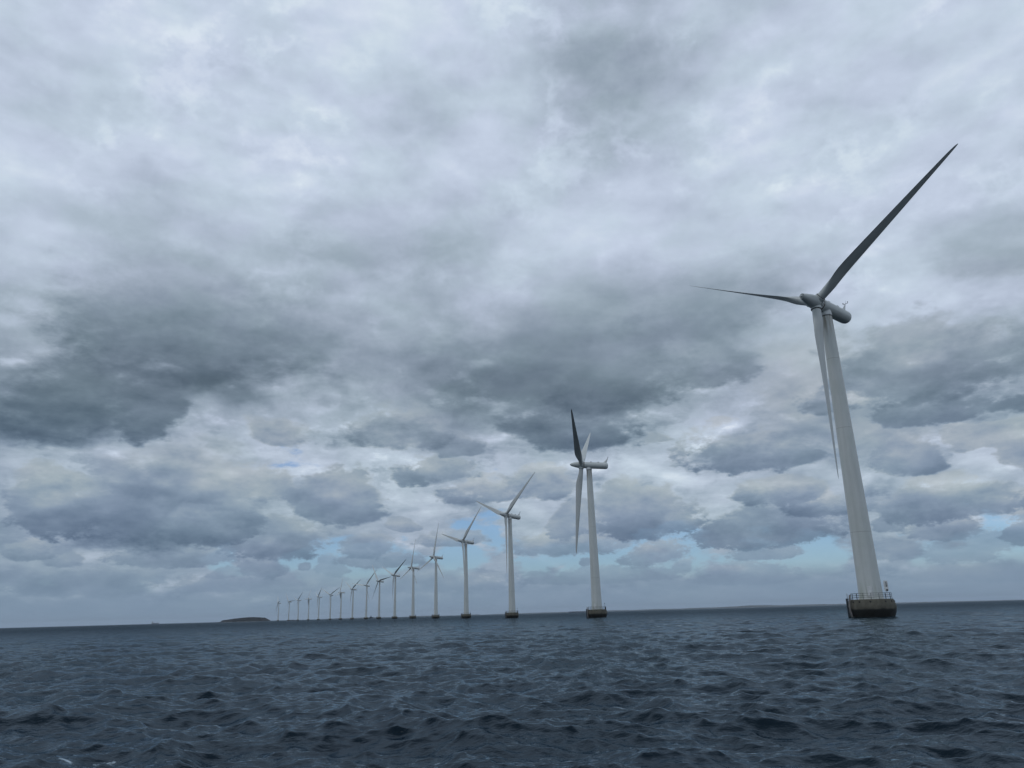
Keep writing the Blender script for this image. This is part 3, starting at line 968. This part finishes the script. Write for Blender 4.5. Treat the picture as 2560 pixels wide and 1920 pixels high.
def az_of(px):      # azimuth of a spot on the horizon seen at column px of the photograph
    return math.atan((px - 1280 - 15.7) / 1873.18 * math.cos(PITCH))


def island():
    D = 4500
    bm = bmesh.new()
    rs = random.Random(4)
    a0, a1 = az_of(553), az_of(669)
    w = (math.tan(a1) - math.tan(a0)) * D
    cx = D * (math.tan(a0) + math.tan(a1)) / 2
    prof = [(0, 0), (.05, 6), (.09, 14), (.16, 15), (.25, 19), (.35, 22), (.47, 25), (.60, 27), (.70, 27), (.80, 24), (.92, 22), (.97, 12), (1, 0)]
    nx, ny = 90, 14
    g = []
    for i in range(nx + 1):
        t = i / nx
        for (x0, h0), (x1, h1) in zip(prof[:-1], prof[1:]):
            if x0 <= t <= x1:
                h = h0 + (h1 - h0) * (t - x0) / (x1 - x0)
        col = []
        for j in range(ny + 1):
            v = j / ny
            hh = 0.84 * h * (math.sin(math.pi * v) ** 0.45 if 0 < v < 1 else 0)
            hh *= 1 + rs.uniform(-.07, .07)
            col.append(bm.verts.new((cx + (t - .5) * w, D + (v - .5) * 160, hh - 1.0)))
        g.append(col)
    for a, b in zip(g[:-1], g[1:]):
        for q in range(ny):
            bm.faces.new((a[q], b[q], b[q + 1], a[q + 1]))
    # leaf clumps along the crest so the outline is scrub, not a line
    for _ in range(900):
        i = rs.randrange(8, nx - 6); j = rs.randrange(2, ny - 2)
        c = g[i][j].co
        s = rs.uniform(1.2, 2.6)
        bmesh.ops.create_icosphere(bm, subdivisions=1, radius=s, matrix=Matrix.Translation(c + Vector((0, 0, s * .2))) @ Matrix.Diagonal((1.3, 1, rs.uniform(.6, 1.0), 1)))
    o = obj('island', bm, M_ISLE, None, False)
    tag(o, 'low dark island with scrub on the left horizon', None, None, 'structure')
    # pale shore stones at the water's edge
    bm = bmesh.new()
    for _ in range(120):
        t = rs.uniform(.05, .97)
        if not (.2 < t < .34 or .6 < t < .66) and rs.random() < .75: continue
        s = rs.uniform(.8, 2.0)
        bmesh.ops.create_icosphere(bm, subdivisions=1, radius=s, matrix=Matrix.Translation((cx + (t - .5) * w, D - 84 + rs.uniform(-4, 4), .6)) @ Matrix.Diagonal((1.8, 1, .7, 1)))
    s_ = obj('shore_stones', bm, simple('pale_stone', (.30, .29, .28), .9), None, False)
    tag(s_, 'pale stones along the waterline of the island', None, None, 'stuff')


island()
ridge('sandspit', az_of(538), az_of(556), 4480, [1.0, 2.0, 3.5], 40, M_ISLE, 'low dark spit running out from the left end of the island', 'structure', None, .1, 3, .0005)
ridge('hills', az_of(1190), az_of(1760), 14500, [2, 8, 11, 13, 15, 12, 16, 14, 18, 16, 20], 1500, M_COAST, 'hazy low coast on the horizon', 'structure', None, .22, 5, .0012)
ridge('coastline', az_of(1740), az_of(2700), 15500, [18, 24, 34, 38, 28, 26, 23, 24, 19, 17, 13, 11, 9, 8, 6, 6], 1500, M_COAST, 'hazy hilly coast on the right horizon', 'structure', None, .2, 8, .0012)
ridge('shoreline', az_of(790), az_of(1200), 14800, [2, 10, 8, 12, 14, 8, 4, 8, 12, 6, 4, 8, 10], 1300, M_COAST, 'faint low coast behind the far turbines', 'structure', None, .3, 9, .0012)


def breakwater(name, px0, px1, D, h, label, seed, gaps=False):
    a0, a1 = az_of(px0), az_of(px1)
    rs = random.Random(seed)
    bm = bmesh.new()
    n = int((a1 - a0) * D / (h * 1.3)) + 2
    for i in range(n):
        t = i / (n - 1)
        a = a0 + (a1 - a0) * t
        hh = h * rs.uniform(.75, 1.05)
        if gaps: hh *= .55 + .45 * abs(math.sin(t * 9 + 1))
        for q in range(3):
            d = D + q * h * 1.1
            bmesh.ops.create_icosphere(bm, subdivisions=1, radius=h * .9, matrix=Matrix.Translation((d * math.sin(a), d * math.cos(a), hh * .35)) @ Matrix.Rotation(rs.uniform(0, 3), 4, 'Z') @ Matrix.Diagonal((1.1, .9, hh / h * .75, 1)))
    o = obj(name, bm, M_STONE, None, False)
    tag(o, label, 'breakwater')


breakwater('breakwater', 723, 738, 4200, 4.0, 'low dark rock strip between the second and third turbines from the left', 2, True)

# long low barge-like pier right of the fourth nearest turbine's gap, dark against the coast
def long_pier():
    a0, a1 = az_of(1422), az_of(1480)
    D = 6500
    p0 = Vector((D * math.sin(a0), D * math.cos(a0), 0)); p1 = Vector((D * math.sin(a1), D * math.cos(a1), 0))
    L = (p1 - p0).length
    ang = math.atan2(p1.y - p0.y, p1.x - p0.x)
    Mx = Matrix.Translation((p0 + p1) / 2) @ Matrix.Rotation(ang, 4, 'Z')
    bm = bmesh.new()
    box(bm, (0, 0, 3.3), (L, 22, 8), Mx, .6)
    rs = random.Random(9)
    x = -L / 2 + 8
    while x < L / 2 - 10:
        w = rs.uniform(7, 20)
        box(bm, (x + w / 2, rs.uniform(-4, 4), 8.0), (w, 10, rs.uniform(1.2, 3.6)), Mx, .2)
        x += w + rs.uniform(1, 8)
    o = obj('pier', bm, M_SHIP, None, False)
    tag(o, 'long low dark pier on the horizon, left of the second nearest turbine foot', 'pier')


long_pier()


def ship(name, px0, px1, D, label, cat, dark=False, group=None):
    a0, a1 = az_of(px0), az_of(px1)
    a = (a0 + a1) / 2
    L = (math.tan(a1) - math.tan(a0)) * D * math.cos(a)
    root = bpy.data.objects.new(name, None)
    COL.objects.link(root)
    root.location = (D * math.sin(a), D * math.cos(a), 0)
    root.rotation_euler = (0, 0, -a)
    tag(root, label, cat)
    H = L * (.12 if not dark else .22)
    bm = bmesh.new()
    secs = []
    for t, w, top in ((-.5, .55, 1.0), (-.42, .9, .95), (-.2, 1, .9), (.2, 1, .9), (.38, .75, 1.0), (.46, .35, 1.15), (.5, .03, 1.25)):
        W = L * .085 * w
        secs.append([bm.verts.new((t * L - (0.03 * L if z < 0 and t > .4 else 0), y, z)) for y, z in ((-W, H * top), (-W * .85, -1.5), (W * .85, -1.5), (W, H * top))])
    for p, q in zip(secs[:-1], secs[1:]):
        for i in range(4):
            bm.faces.new((p[i], p[(i + 1) % 4], q[(i + 1) % 4], q[i]))
    bm.faces.new(secs[0][::-1]); bm.faces.new(secs[-1])
    obj('hull', bm, M_HULLD if dark else M_SHIP, root, False)
    bm = bmesh.new()
    if dark:
        box(bm, (-.02 * L, 0, H * 1.35), (L * .42, L * .12, H * .95), None, H * .05)
        box(bm, (0.05 * L, 0, H * 1.9), (L * .2, L * .10, H * .5), None, H * .05)
        obj('deckhouse', bm, M_HULLD, root, False)
        bm = bmesh.new()
        tube(bm, (0, 0, H * 1.9), (0, 0, H * 3.5), L * .012, 6)
        tube(bm, (-.12 * L, 0, H * 2.9), (.14 * L, 0, H * 2.9), L * .01, 6)
        obj('mast', bm, M_STEEL, root, False)
    else:
        box(bm, (-.36 * L, 0, H * 1.7), (L * .16, L * .13, H * 1.6), None, .3)
        box(bm, (-.36 * L, 0, H * 2.6), (L * .10, L * .11, H * .5), None, .3)
        box(bm, (-.42 * L, 0, H * 2.9), (L * .04, L * .04, H * .9), None, .2)
        obj('deckhouse', bm, M_SHIPW, root, False)
        bm = bmesh.new()
        for x in (-.12, .12, .34):
            tube(bm, (x * L, 0, H), (x * L, 0, H * 2.9), L * .008, 6)
            tube(bm, (x * L, 0, H * 1.2), ((x + .12) * L, 0, H * 2.3), L * .006, 6)
        obj('mast', bm, M_SHIPW, root, False)


ship('cargo_ship', 379, 396, 9500, 'small hazy cargo ship on the far left horizon', 'ship')
ship('workboat', 921.5, 932.5, 3000, 'small dark workboat with a mast between the ninth and tenth turbines', 'boat', True)

# ------------------------------------------------------------------ haze over the water
bm = bmesh.new()
box(bm, (0, 0, 55), (52000, 52000, 140))
hz = obj('haze', bm, None, None, False)
hm = bpy.data.materials.new('sea_haze')
hm.use_nodes = True
HN = NT(hm.node_tree)
pv = HN.n('ShaderNodeVolumePrincipled', {'Color': (0.80, 0.88, 1.0, 1), 'Density': 3.2e-5, 'Anisotropy': 0.2})
HN.n('ShaderNodeOutputMaterial', {'Volume': pv.outputs[0]})
hz.data.materials.append(hm)
tag(hz, 'thin sea haze', None, None, 'stuff')
